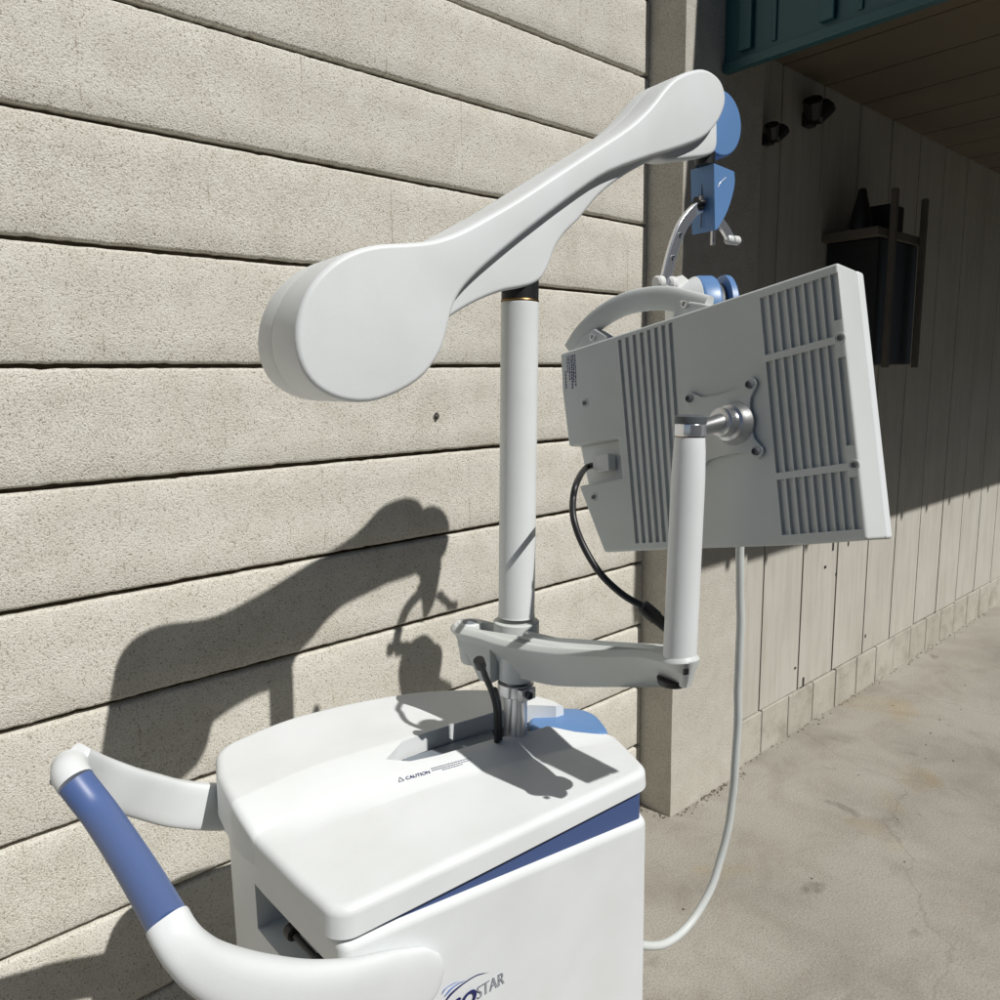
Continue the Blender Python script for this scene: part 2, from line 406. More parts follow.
# drip cut-outs, nail holes and a paint smear on the wall
bm = BM()
for (px, py, wv, hv) in ((803, 682, .006, .03), (848, 543, .006, .02), (833, 545, .006, .035), (825, 567, .008, .008), (836, 574, .006, .01), (865, 636, .006, .012), (795, 668, .006, .006)):
    c = aY(px, py, BY); abox(bm, c.x-wv, c.x+wv, BY-.0022, BY+.001, c.z-hv/1.6, c.z+hv/1.6)
link('nail_hole', bm, GAP, bw, smooth=False)

# --- canopy
cp = empty('teal_canopy', (2.11, PY, 2.264))
tag(cp, 'teal sheet metal canopy with a plank soffit over the board wall', 'canopy')
CX = 2.10; zb = .874+CZ
bm = BM()
prof = [(PY-.002, zb), (.10, zb), (.14, zb+.35), (.26, zb+.83), (.52, zb+1.08), (PY-.002, zb+1.5)]
pts = [V((CX, y, z)) for y, z in prof]
add_prism(bm, pts, V((.012, 0, 0)))
# standing ribs and the bottom edge trim
for k in range(5):
    y = PY-.075-.235*k
    abox(bm, CX-.016, CX-.0005, y-.02, y+.02, zb+.03, zb+.8)
    abox(bm, CX-.006, CX-.0005, y-.09, y-.075, zb+.03, zb+.8)
abox(bm, CX-.012, CX+.018, .09, PY-.003, zb-.012, zb+.014)
bevel(bm, .005, 2)
link('end_panel', bm, TEAL, cp, smooth=False)
bm = BM()
rp = [(.085, zb-.01), (.10, zb-.01)] ; 
outer = [V((CX-.004, y, z)) for y, z in [(.085, zb-.02), (.125, zb+.35), (.245, zb+.845), (.51, zb+1.1), (WY, zb+1.52)]]
inner = [p + V((0, .012, -.012)) for p in outer]
add_loft(bm, [outer+inner[::-1], [p+V((7.0, 0, 0)) for p in outer+inner[::-1]]])
for k in range(24):
    x = CX+.3*k
    for a, b in zip(outer[:-1], outer[1:]):
        t = (b-a).normalized(); n_ = V((0, -t.z, t.y))
        add_box(bm, V((x+.01, (a.y+b.y)/2, (a.z+b.z)/2))+n_*.012, V((.012, 0, 0)), t*((b-a).length/2), n_*.012)
link('roof_sheet', bm, TEAL, cp, smooth=False)
bm = BM(); zsf = .99+CZ
xs = [CX+.02, 2.492] + [2.492+PX*k for k in range(1, 22)]
for a, b in zip(xs, xs[1:]): abox(bm, a+.004, b-.004, .16, BY+.03, zsf, zsf+.02)
abox(bm, CX+.02, xs[-1], .15, BY+.03, zsf+.021, zsf+.04, mi=1)
link('soffit', bm, [SOFF, GAP], cp, smooth=False)

# --- black twin-lobed fixtures under the canopy
def fixture(c, s, label):
    t = empty('wall_fixture', c)
    tag(t, label, 'wall fixture', 'black fixtures on the shaded boards')
    bm = BM(); abox(bm, c.x-.03*s, c.x+.03*s, c.y-.03, c.y, c.z-.05*s, c.z+.01*s); bevel(bm, .004, 2); link('back_plate', bm, DARKFIX, t)
    for sx in (-1, 1):
        bm = BM(); d = V((sx*.62, -.25, .75)).normalized()
        q = c + V((sx*.018*s, -.035, -.02*s))
        add_lathe(bm, q, d, [(-.01*s, .018*s), (.0, .03*s), (.045*s, .038*s), (.075*s, .042*s), (.078*s, .034*s), (.07*s, .03*s)], 8)
        link('lamp_head', bm, DARKFIX, t)
    return t
fixture(V((2.645, BY-.002, .865+CZ)), .78, 'larger black two-lobed fixture high on the shaded boards under the teal canopy')
fixture(V((2.385, BY-.002, .75+CZ)), .55, 'smaller black two-lobed fixture lower on the shaded boards, beside the pillar')

# --- dark open shelf unit hung on the boards at the far right
q = aY(860, 238, BY-.10)
rk = empty('wall_shelf', V((q.x, BY, q.z)))
tag(rk, 'dark wooden shelf unit hung on the shaded boards behind the monitor, dark things on top', 'shelf')
bm = BM(); abox(bm, q.x-.09, q.x+.30, BY-.20, BY-.004, q.z-.012, q.z+.018); bevel(bm, .002, 1); link('shelf_board', bm, DARKWOOD, rk)
for dx_ in (-.008, .26):
    bm = BM(); abox(bm, q.x+dx_, q.x+dx_+.022, BY-.222, BY-.202, q.z-.46, q.z+.15); bevel(bm, .002, 1); link('post', bm, DARKWOOD, rk)
bm = BM(); abox(bm, q.x-.05, q.x+.29, BY-.19, BY-.004, q.z-.45, q.z-.014); bevel(bm, .003, 1); link('back_box', bm, DARKFIX, rk)
bm = BM(); add_lathe(bm, V((q.x-.045, BY-.12, q.z+.0185)), V((0, 0, 1)), [(0, .036), (.02, .038), (.07, .028), (.11, .018), (.135, .014), (.14, .009)], 18)
tag(link('container', bm, DARKFIX), 'black tapered container on the left end of the dark wall shelf', 'container')
bm = BM(); abox(bm, q.x+.08, q.x+.2, BY-.17, BY-.04, q.z+.0185, q.z+.12); bevel(bm, .008, 2)
tag(link('storage_bin', bm, DARKFIX), 'black square bin on the dark wall shelf right of the tapered container', 'bin')

# --- bolt in the wall
p = aY(436, 416, WY)
bt = empty('wall_bolt', V((p.x, WY, p.z))); tag(bt, 'small rusty bolt head in the block wall below the arm', 'bolt')
bm = BM(); add_lathe(bm, V((p.x, WY+.002, p.z)), V((0, -1, 0)), [(0, .0085), (.004, .0085), (.0045, .007)], 20); link('washer', bm, STEEL, bt)
bm = BM(); add_lathe(bm, V((p.x, WY-.002, p.z)), V((0, -1, 0)), [(0, .005), (.006, .005), (.007, .004)], 6); link('bolt_head', bm, DARKWOOD, bt)

# --- grit along the foot of the walls
bm = BM()
def grit(x, y, r):
    c = V((x, y, r*.4)); vs = []
    m4 = Matrix.Translation(c) @ Matrix.Rotation(random.random()*6, 4, V((random.random(), random.random(), 1))) @ Matrix.Diagonal((r, r*random.uniform(.5, 1), r*random.uniform(.4, .8), 1))
    bmesh.ops.create_icosphere(bm, subdivisions=1, radius=1, matrix=m4)
for _ in range(420):
    a = random.random()
    if a < .45: x, y = random.uniform(2.34, 5), BY-.006-abs(random.gauss(0, .012))
    elif a < .75: x, y = random.uniform(1.93, 2.34), PY-.003-abs(random.gauss(0, .012))
    elif a < .85: x, y = 1.908-abs(random.gauss(0, .02)), random.uniform(PY, WY)
    else: x, y = random.uniform(1.2, 4), random.uniform(-.3, 1.3)
    grit(x, y, random.uniform(.0012, .0042))
g_ = link('gravel', bm, mat('grit', (.2, .17, .13), .9, var=(40, .5)), smooth=False)
tag(g_, 'grit and crumbs of mortar along the foot of the pillar and board wall', 'grit', kind='stuff')

# ================================================================== CONSOLE
con = empty('medical_console', (.63, .87, 0))
tag(con, 'white and blue wheeled medical console with a long white arm and a monitor turned away', 'medical device')

ZF, ZB = -.557+CZ, -.531+CZ
# ---- lid: rows front -> back, each a polyline left -> right, then a rounded skirt
TS = [0, .006, .012, .019, .027, .036, .05, .07]
TS = TS + [.1+.8*k/22 for k in range(23)] + [1-t for t in reversed(TS)]
def polyline_resample(P, n):
    L = [0]
    for a, b in zip(P, P[1:]): L.append(L[-1]+(b-a).length)
    out = []
    for k in range(n):
        s = L[-1]*TS[k]
        for i in range(len(P)-1):
            if s <= L[i+1]+1e-9:
                out.append(P[i].lerp(P[i+1], (s-L[i])/max(1e-9, L[i+1]-L[i]))); break
    return out
NC = 39
rows_px = [
    ([(339, 907), (490, 838), (641, 768)], ZF),
    ([(299, 872), (460, 810), (626, 752)], ZF),
    ([(263, 836), (351, 809), (450, 781), (611, 737)], ZF),
    ([(252, 820), (359, 783), (448, 757), (575, 722)], (ZF+ZB)/2),
    ([(240, 802), (292, 777), (367, 752), (427, 732), (560, 706)], ZB),
    ([(224, 772), (300, 742), (400, 715), (553, 702)], ZB),
    ([(222, 748), (300, 717), (400, 695.5), (480, 690.5), (540, 697)], ZB)]
rows = [polyline_resample(spline([aZ(x, y, z) for x, y in px], 6), NC) for px, z in rows_px]
# lengthwise smoothing between rows
fine = []
for i in range(len(rows)-1):
    for t in (0, .10, .5, .90): fine.append([a.lerp(b, t) for a, b in zip(rows[i], rows[i+1])])
fine.append(rows[-1])
rows0 = fine
NK = [0, 2, 4, 6, 8, 10, 12]
rows = []
cols = [[r[j] for r in fine] for j in range(NC)]
def col_resample(P):
    L = [0]
    for a, b in zip(P, P[1:]): L.append(L[-1]+(b-a).length)
    ts = sorted(set([l/L[-1] for l in L] + [.007, .014, .022, .031, .042, .055, .075] + [1-t for t in (.007, .014, .022, .031, .042, .055, .075)]))
    return ts, L
TSR, _ = col_resample(cols[NC//2])
def at_t(P, t):
    L = [0]
    for a, b in zip(P, P[1:]): L.append(L[-1]+(b-a).length)
    sv = L[-1]*t
    for i in range(len(P)-1):
        if sv <= L[i+1]+1e-9: return P[i].lerp(P[i+1], max(0, (sv-L[i])/max(1e-9, L[i+1]-L[i])))
    return P[-1].copy()
grid_cols = [[at_t(c, t) for t in TSR] for c in cols]
NR = len(TSR)
grid = [[grid_cols[j][i] for j in range(NC)] for i in range(NR)]
def round_corner(i0, j0, di, dj, r):
    ar, br = [0], [0]
    i, j = i0, j0
    while ar[-1] < r: ar.append(ar[-1]+(grid[i0][j+dj]-grid[i0][j]).length); j += dj
    while br[-1] < r: br.append(br[-1]+(grid[i+di][j0]-grid[i][j0]).length); i += di
    ej = (grid[i0][j0+dj*3]-grid[i0][j0]).normalized(); ei = (grid[i0+di*3][j0]-grid[i0][j0]).normalized()
    for m_, bb in enumerate(br):
        for n_, a_ in enumerate(ar):
            if bb < r and a_ < r:
                dx, dy = (r-a_)/r, (r-bb)/r
                grid[i0+di*m_][j0+dj*n_] += ej*(r*(dx-dx*math.sqrt(1-dy*dy/2))) + ei*(r*(dy-dy*math.sqrt(1-dx*dx/2)))
round_corner(0, 0, 1, 1, .016); round_corner(0, NC-1, 1, -1, .014); round_corner(NR-1, 0, -1, 1, .026); round_corner(NR-1, NC-1, -1, -1, .02)
rows = rows0
def skirt(bm, loop, vloop, r, zlow, seg=4, flare=0.0):
    n = len(loop); cen = sum(loop, V())/n
    nor = []
    for i in range(n):
        t = loop[(i+1) % n]-loop[i-1]; q = V((t.y, -t.x, 0)).normalized()
        if q.dot(loop[i]-cen) < 0: q = -q
        nor.append(q)
    for _ in range(2): nor = [(nor[i-1]+nor[i]*2+nor[(i+1) % n]).normalized() for i in range(n)]
    prev = vloop
    steps = [(r*math.sin(a), r*(1-math.cos(a))) for a in [math.pi/2*k/seg for k in range(1, seg+1)]]
    rings = [[loop[i]+nor[i]*d-V((0, 0, h)) for i in range(n)] for d, h in steps]
    rings.append([V((loop[i].x+nor[i].x*(r+flare), loop[i].y+nor[i].y*(r+flare), zlow if not callable(zlow) else zlow(loop[i]))) for i in range(n)])
    for rg in rings:
        cur = [bm.verts.new(p) for p in rg]
        for i in range(n):
            j = (i+1) % n; bm.faces.new((prev[i], prev[j], cur[j], cur[i]))
        prev = cur
    bm.faces.new(prev)
def lid_low(p):
    k = (p-rows[0][0]).dot((rows[0][-1]-rows[0][0]).normalized())/(rows[0][-1]-rows[0][0]).length
    return -.5925+CZ+.0085*k
bm = BM()
vg = [[bm.verts.new(p) for p in r] for r in grid]
for a, b in zip(vg, vg[1:]):
    for i in range(NC-1): bm.faces.new((a[i], a[i+1], b[i+1], b[i]))
loop_v = vg[0][:] + [r[-1] for r in vg[1:-1]] + vg[-1][::-1] + [r[0] for r in vg[1:-1]][::-1]
loop = [v.co.copy() for v in loop_v]
skirt(bm, loop, loop_v, .0105, lid_low, 5, .001)
lid = link('lid', bm, WHITE, con, ang=60, wn=False)
cut = BM()
ZM = (ZF+ZB)/2
pr = aZ(556, 706, ZB); pf = aZ(603, 736, ZF)
slot = [aZ(386, 765, ZM-.002), aZ(402, 741, ZB), aZ(427, 732, ZB), aZ(500, 710.5, ZB), aZ(530, 705, ZB), pr, pr+V((.15, -.02, 0)), pf+V((.15, 0, 0)), pf, aZ(575, 736.5, ZF), aZ(548, 735, ZF), aZ(533, 731.5, ZM), aZ(492, 741, ZM), aZ(440, 756, ZM), aZ(410, 763, ZM)]
SF = ZF-.006
slot = [V((p.x, p.y, SF)) for p in slot]
add_prism(cut, slot, V((0, 0, .10)))
boolean(lid, cut)
def floor_piece(name, idx, m_, dz):
    bm = BM(); add_prism(bm, [V((p.x, p.y, SF+.0003)) for p in idx], V((0, 0, dz))); link(name, bm, m_, con, smooth=False)
mf, mb = slot[12].lerp(slot[11], .12), slot[3].lerp(slot[2], .16)
floor_piece('slot_tray', [slot[0], slot[1]+V((.004, -.006, 0)), mb+V((0, -.007, 0)), mf, slot[13], slot[14]], TRAY, .006)
floor_piece('slot_dark_sheet', [slot[0]+V((.002, .001, 0)), slot[1], slot[2], slot[3], slot[4], slot[5]+V((-.02, 0, 0)), slot[10], slot[11], slot[12], slot[13], slot[14]], BLACK, .002)  # black sheet: darkness of the rear gap and column opening put in colour

# ---- body
bl = lambda x, y, z: V((x, y, z))
FLp, FRp = rows[0][0], rows[0][-1]
fd = (FRp-FLp); fd.z = 0; fd.normalize(); fn = V((fd.y, -fd.x, 0))          # front direction, outward normal (-Y side)
F0 = FLp + fn*.010; 
zL = aP(342, 946, F0, fn).z; zR = aP(640, 822, F0, fn).z
plan = [FLp+fn*.009+fd*-.004, FRp+fn*.009+fd*.006, rows[8][-1]+V((.018, -.004, 0)), rows[14][-1]+V((.03, 0, 0)), rows[-1][-1]+V((.004, .008, 0)), rows[-1][NC//2]+V((0, .006, 0)), rows[-1][0]+V((.002, .006, 0)), rows[-7][0]+V((-.004, 0, 0)), rows[8][0]+V((-.004, 0, 0))]
def ztop(p):
    t = (p-FLp).dot(fd)/(FRp-FLp).length
    return zL+(zR-zL)*t
bm = BM()
rb = [V((p.x, p.y, .09)) for p in plan]; rt = [V((p.x, p.y, ztop(p))) for p in plan]
add_loft(bm, [rb, rt]); bevel(bm, .013, 4, 20)
body = link('cabinet', bm, WHITE, con)
# opening in the left end
cut = BM()
dY = (plan[0]-plan[8]); dY.z = 0; dY.normalize(); nL = V((dY.y, -dY.x, 0))
if nL.x > 0: nL = -nL
pL = plan[0]
o1 = aP(254, 884, pL, nL); o2 = aP(330, 962, pL, nL); o3 = aP(258, 922, pL, nL)
c = (o1+o2)/2; wY = abs((o2-o1).dot(dY))/2; hz = max(.03, abs(o1.z-o3.z)*.62)
cc = V((c.x, c.y, o1.z-hz)) + nL*-.03
add_box(cut, cc, dY*wY, nL*.05, V((0, 0, hz)))
boolean(body, cut)
bm = BM(); add_box(bm, cc-nL*.0185, dY*(wY-.0005), nL*.001, V((0, 0, hz-.0005))); op = link('recess', bm, TEALG, con, smooth=False)
bm = BM()
s0 = cc+nL*.02+V((0, 0, .004))
add_tube(bm, [s0-dY*.02, s0+dY*.05], .004, 10); add_lathe(bm, s0-dY*.024, dY, [(0, .006), (.002, .009), (.014, .009), (.016, .006)], 12); add_lathe(bm, s0+dY*.044, dY, [(0, .006), (.002, .008), (.016, .008), (.018, .005)], 12)
link('latch', bm, BLACK, op)
# dark plinth and castors
bm = BM(); add_prism(bm, [V((p.x*.9+.063, p.y*.9+.087, .06)) for p in plan], V((0, 0, .032))); link('plinth', bm, DGREY, con, smooth=False)
for (x, y) in ((.43, .74), (.43, 1.0), (.82, .72), (.80, .94)):
    bm = BM(); add_lathe(bm, V((x-.012, y, .035)), V((1, 0, 0)), [(0, .028), (.003, .035), (.021, .035), (.024, .028)], 24)
    add_box(bm, V((x, y, .055)), V((.016, 0, 0)), V((0, .012, 0)), V((0, 0, .012)))
    link('castor', bm, DGREY, con)
# ---- blue band: a slightly inset core between lid and cabinet
bm = BM()
cen = sum(plan, V())/len(plan)
def inset(p, d): 
    q = V((cen.x-p.x, cen.y-p.y, 0)).normalized(); return V((p.x+q.x*d, p.y+q.y*d, 0))
r0 = [inset(p, .011) for p in plan]
add_loft(bm, [[V((p.x, p.y, ztop(p)-.03)) for p in r0], [V((p.x, p.y, lid_low(p)+.004)) for p in r0]])
bevel(bm, .004, 2, 20); link('blue_band', bm, NAVY, con)
# ---- blue nose at the far end
npx = [(531, 722), (538, 713.5), (556, 709), (576, 708.5), (591, 713), (600, 722), (604, 731), (585, 731), (560, 730), (540, 729)]
npl = closed_spline([aZ(x, y, ZF+.004) for x, y in npx], 4)
cN = sum(npl, V())/len(npl)
bm = BM(); vs = [bm.verts.new(cN+(p-cN)*.92+V((0, 0, 0))) for p in npl]
tipv = bm.verts.new(cN+V((0, 0, .004)))
for i in range(len(vs)): bm.faces.new((tipv, vs[i], vs[(i+1) % len(vs)]))
skirt(bm, [v.co.copy() for v in vs], vs, .010, -.70+CZ, 4)
link('nose_cover', bm, SKYB, con, ang=60, wn=False)

# ---- writing on the lid and the front
def bars(bm, o, x, y, items, n_):
    for (u, v, w_, h_) in items: add_box(bm, o+x*(u+w_/2)+y*(v+h_/2), x*(w_/2), y*(h_/2), n_*.0003)
zt_ = V((0, 0, 1))
# lid slope plane through three points of the printed strip
def lid_z(x, y):      # linear drop across the ramp near the slot
    return 0
qa, qb, qc = aZ(448, 757, (ZF+ZB)/2), aZ(359, 783, (ZF+ZB)/2), aZ(450, 781, ZF)
nr = (qa-qb).cross(qc-qb).normalized(); nr = nr if nr.z > 0 else -nr
t0 = aP(399, 782, qb, nr)+nr*.0006; t1 = aP(472, 762, qb, nr)+nr*.0006
xd = (t1-t0).normalized(); yd = nr.cross(xd).normalized()
bm = text_bm('CAUTION', .0082, t0+xd*.011, xd, yd, .0002)
link('caution_text', bm, INK, lid, smooth=False)
bm = BM()
tri = [t0+xd*0+yd*0, t0+xd*.008, t0+xd*.004+yd*.0075]
for a, b in zip(tri, tri[1:]+tri[:1]): add_box(bm, (a+b)/2, (b-a)/2, nr.cross((b-a).normalized())*.0005, nr*.0002)
link('warning_triangle', bm, INKG, lid, smooth=False)
bm = BM()
random.seed(3)
for ln, (v0, n0, u0) in enumerate(((.0068, 16, 0), (.0030, 15, 0.0), (-.0008, 8, .014))):
    u = .052+u0
    for k in range(n0):
        wd = random.uniform(.0016, .0042); bars(bm, t0, xd, yd, [(u, v0, wd, .0016)], nr); u += wd+.0011
    if u > .2: break
link('caution_print', bm, INKG, lid, smooth=False)
# logo on the front face
FN = F0 + fn*.0008
xl = fd; yl = V((0, 0, 1))
b0 = aP(477, 999.5, FN, fn)+fn*.0003
sz = (aP(505, 975, FN, fn)-aP(505, 989, FN, fn)).length*1.38
wST = (aP(504, 985, FN, fn)-aP(477, 999, FN, fn)).length
bm = text_bm('STAR', sz*.92, b0, xl, yl, .0002, thin=sz*.011)
wd = max(v.co.dot(xl) for v in bm.verts)-min(v.co.dot(xl) for v in bm.verts)
m4 = Matrix.Translation(b0) @ Matrix.Scale(wST/wd, 4, xl) @ Matrix.Translation(-b0); bmesh.ops.transform(bm, matrix=m4, verts=bm.verts)
# serifs
lg = link('logo_text', bm, INKG, body, smooth=False)
bm = text_bm('neuro', sz*1.75, b0, xl, yl, .0003, shear=.25)
wn2 = max((v.co-b0).dot(xl) for v in bm.verts)
bmesh.ops.translate(bm, verts=bm.verts, vec=xl*(-wn2-.0005)+yl*(-.004))
link('logo_text', bm, INK, body, smooth=False)
def swoosh(pts, wmax, m_):
    P = spline([aP(x, y, FN, fn)+fn*.0003 for x, y in pts], 10); n = len(P); bm = BM(); A = []; B = []
    for i, p in enumerate(P):
        t = (P[min(i+1, n-1)]-P[max(i-1, 0)]).normalized(); s = fn.cross(t).normalized(); k = i/(n-1)
        h = wmax*max(.06, (1-k)**.8*min(1, .35+k*3))
        A.append(bm.verts.new(p+s*h)); B.append(bm.verts.new(p-s*h))
    for i in range(n-1): bm.faces.new((A[i], A[i+1], B[i+1], B[i]))
    link('logo_swoosh', bm, m_, body, smooth=False)
swoosh([(444, 1003), (452, 993), (464, 983), (477, 975), (489, 972)], .0021, INK)
swoosh([(445, 996), (452, 988), (459, 983), (466, 980)], .0014, INKB)
swoosh([(442, 994), (446, 988), (454, 983), (460, 981)], .0008, INKB)

# ---- handle
hA = rows[0][0]
# near arm: pad on the front face sweeping out to the grip
Pp = lambda x, y, off: aP(x, y, F0+fn*off, fn)
near = [Pp(430, 983, .008), Pp(412, 985, .009), Pp(380, 990, .012), Pp(340, 995, .016), Pp(300, 995, .020), Pp(262, 989, .023), Pp(228, 978, .024), Pp(203, 965, .024), Pp(186, 950, .022), Pp(175, 935, .016), Pp(168, 922, .006)]
radn = [(.005, .034), (.008, .043), (.011, .043), (.014, .037), (.0165, .033), (.0185, .030), (.0195, .026), (.0198, .0225), (.0197, .0205), (.0196, .0196), (.0194, .0194)]
nearP = spline(near, 6)
radP = []
for i in range(len(radn)-1):
    for k in range(6):
        t = k/6; radP.append((radn[i][0]*(1-t)+radn[i+1][0]*t, radn[i][1]*(1-t)+radn[i+1][1]*t))
radP.append(radn[-1])
sect = [(math.copysign(abs(math.cos(a))**.7, math.cos(a)), math.copysign(abs(math.sin(a))**.7, math.sin(a))) for a in [k*math.tau/28 for k in range(28)]]
# extra end ring to round the pad nose
q0 = (nearP[0]-nearP[1]).normalized(); nearP = [nearP[0]+q0*d for d in (.017, .0155, .011, .006)]+nearP
radP = [(.0012, .006), (.0022, .014), (.0034, .0215), (.0044, .027)]+radP
bm = BM(); add_tube(bm, nearP, radP, ref=V((0, 0, 1)), sect=sect)
link('handle_arm', bm, WHITE, con, ang=60, wn=False)
# grip: bowed tube towards the wall-side arm
g0 = nearP[-1]; 
far_px = [(232, 806), (210, 806.5), (175, 803), (148, 796), (124, 789), (95, 778), (70, 766)]
FYo = [1.05, 1.045, 1.035, 1.02, 1.0, .975, .94]
sect2 = [(math.copysign(abs(math.cos(a))**.42, math.cos(a)), math.copysign(abs(math.sin(a))**.42, math.sin(a))) for a in [k*math.tau/36 for k in range(36)]]
far = [aY(x, y, yy) for (x, y), yy in zip(far_px, FYo)]
gr = spline([nearP[-4], aY(139, 873, g0.y+.085), aY(103, 818, g0.y+.19), far[-1]+V((-.004, -.03, -.002)), far[-1]], 8)
bm = BM(); add_tube(bm, gr[0:-9], .0186, 26); link('grip', bm, BLUE, con, ang=60, wn=False)
bm = BM(); add_tube(bm, gr[-10:], [.0195]*10, 20); link('grip_collar', bm, WHITE, con, ang=60, wn=False)
farP = spline(far, 6); nF = len(farP)
bm = BM(); add_tube(bm, farP, [(.012, .033-.008*i/nF) for i in range(nF)], ref=V((0, 0, 1)), sect=sect2); link('handle_arm', bm, WHITE, con, ang=60, wn=False)
# ---- column
cb = aY(515, 745, .838); ct = aY(520, 292, .838)
axC = (ct-cb).normalized()
def onc(y, x=None):       # point of the column axis at image row y
    t = (y-745)/(292-745); return cb.lerp(ct, t)
pz = lambda z: cb + axC*((z-cb.z)/axC.z)
bm = BM(); add_lathe(bm, cb-axC*.05, axC, [(0, .0185), ((pz(-.42+CZ)-cb).length+.05, .0185)], 28); link('steel_post', bm, STEEL, con)
bm = BM(); add_lathe(bm, pz(ZF-.03), axC, [(0, .03), (.012, .03), (.018, .024)], 24); link('rubber_boot', bm, BLACK, con)
ztube = aY(516, 620, .838-.027).z
bm = BM(); add_lathe(bm, pz(ztube-.005), axC, [(0, .0285), (.003, .0275), ((ct-pz(ztube)).length-.012, .0275), ((ct-pz(ztube)).length-.010, .0268)], 40); link('column', bm, WHITE, con)
bm = BM(); add_lathe(bm, ct-axC*.0145, axC, [(0, .0272), (.0015, .0278), (.003, .0272)], 40); link('ring', bm, GOLD, con)
bm = BM(); add_lathe(bm, ct-axC*.011, axC, [(0, .027), (.05, .027)], 40); link('bearing', bm, BLACK, con)

# ---- big arm
aa = R_(-6.5); aD = V((math.cos(aa), math.sin(aa), 0)); aN = V((math.sin(aa), -math.cos(aa), 0))   # aN towards the camera
A0 = V((ct.x, ct.y, 0)) + aN*.046                       # front plane of the near shell
shell_px = [(692,70),(705,68.5),(716,74),(723,83),(726.5,97),(724,111),(716,126),(702,139),(675,149.5),(650,157),(610,172),(580,191),(540,221),(510,245),(480,271),(462,291),(453,310),(448,330),(441,352),(425,375),(400,392),(370,402),(340,399.5),(315,386),(301,365),(296,339),(300,310),(312,284),(332,263),(355,250),(380,244),(410,242.5),(435,239.5),(460,231),(490,215),(520,197.5),(560,171.5),(600,145.5),(630,125.5),(650,107),(666,87),(678,76)]
base = [aP(x, y, A0, aN) for x, y in shell_px]
outl = closed_spline(base, 3)
u_of = lambda p: (p-A0).dot(aD)
uL, uR = min(map(u_of, outl)), max(map(u_of, outl))
def thick(p):                       # the arm is deep at the counterweight and slim at the tip
    t = (u_of(p)-uL)/(uR-uL); return .140-.062*min(1, max(0, t*1.1))
def offset_loop(L, d, axis=aN):
    n = len(L); out = []
    for i in range(n):
        t = (L[(i+1) % n]-L[i-1]).normalized(); q = t.cross(axis).normalized()
        out.append((i, q))
    # orientation: outward test with signed area
    ar = sum((L[i]-L[0]).cross(L[(i+1) % n]-L[0]).dot(axis) for i in range(n))
    s = 1 if ar > 0 else -1
    return [L[i]+q*(d*s) for i, q in out]
def shell(bm, L, y0f, y1f, r, r2=None, mi=0):
    """rounded slab: L in the front plane, y0/y1 depth (away from camera) functions"""
    seg = 5; rings = []
    inn = lambda d: offset_loop(L, -d)
    for k in range(seg+1):
        a = math.pi/2*k/seg; d = r*(1-math.sin(a)); h = r*(1-math.cos(a))
        lp = inn(d); rings.append([q - aN*(y0f(p)+h) for p, q in zip(L, lp)])
    r = r if r2 is None else r2
    for k in range(seg, -1, -1):
        a = math.pi/2*k/seg; d = r*(1-math.sin(a)); h = r*(1-math.cos(a))
        lp = inn(d); rings.append([q - aN*(y1f(p)-h) for p, q in zip(L, lp)])
    return add_loft(bm, rings[::-1] if False else rings, True, True, mi)
bm = BM(); shell(bm, outl, lambda p: 0, lambda p: thick(p)*.60-.0005, .0065, .0008)
arm = link('arm_shell', bm, WHITE, con, ang=60, wn=False)
# rear shell: same outline, a little smaller along the lower edge
bm = BM(); shell(bm, offset_loop(outl, -.0003), lambda p: thick(p)*.60+.0005, lambda p: thick(p), .0008, .006)
link('rear_shell', bm, WHITE, arm, ang=60, wn=False)
# lower core that carries the column
A1 = A0-aN*.016
core_px = [(425,290),(418,325),(430,330),(444,321.5),(460,311),(475,302.5),(492,295),(506,290.5),(520,288),(533,284.5),(543,277.5),(550,264),(556,248),(566,233),(580,219),(600,195),(625,175.5),(655,159.5),(668,160.5),(690,158.5),(705,156.5),(714,153),(717.5,146),(718,132),(716,118),(700,108),(650,122),(580,160),(520,206),(478,240),(445,265)]
cl = closed_spline([aP(x, y, A1, aN) for x, y in core_px], 3)
A0s = A0; A0 = A1
def cshell(): 
    bm = BM(); shell(bm, cl, lambda p: 0, lambda p: .070-.044*max(0, min(1, (u_of(p)-.03)/.28)), .006); return bm
core = link('arm_core', cshell(), WHITE, con, ang=60, wn=False)
A0 = A0s

# ---- blue knuckle and wrist
A2 = A0-aN*.034
kr = (aP(716, 96.5, A2, aN)-aP(716, 161.5, A2, aN)).length/2*1.06; kc = aP(740.5, 129, A2, aN)-aD*kr*.99
bm = BM(); add_lathe(bm, kc+aN*.004, -aN, [(0, kr*.90), (.0015, kr*.95), (.004, kr*.985), (.008, kr), (.030, kr), (.036, kr*.95), (.039, kr*.85)], 48, ref=V((0, 0, 1)))
link('blue_knuckle', bm, SKYB, con, ang=50)
A3 = A0-aN*.018
jn = aP(705, 160, A3-aN*.02, aN)
bm = BM(); add_lathe(bm, jn+V((0, 0, -.009)), V((0, 0, 1)), [(0, .0165), (.02, .0165)], 28); link('swivel', bm, BLACK, con)
wpx = [(714, 163), (734.5, 171.5), (735, 182), (733, 194), (728, 210), (722, 222), (716.5, 230), (715, 229)]
wl = [aP(x, y, A3, aN) for x, y in wpx]
wl = spline(wl[1:], 4)+[wl[0]]
bm = BM(); add_prism(bm, wl, -aN*.050); bevel(bm, .0025, 2, 40); wrist = link('wrist_joint', bm, [SKYB], con)
bm = BM(); b0_ = wl[-1]-aN*.026; xw = -aD; cL = aP(714.5, 196, A3, aN)
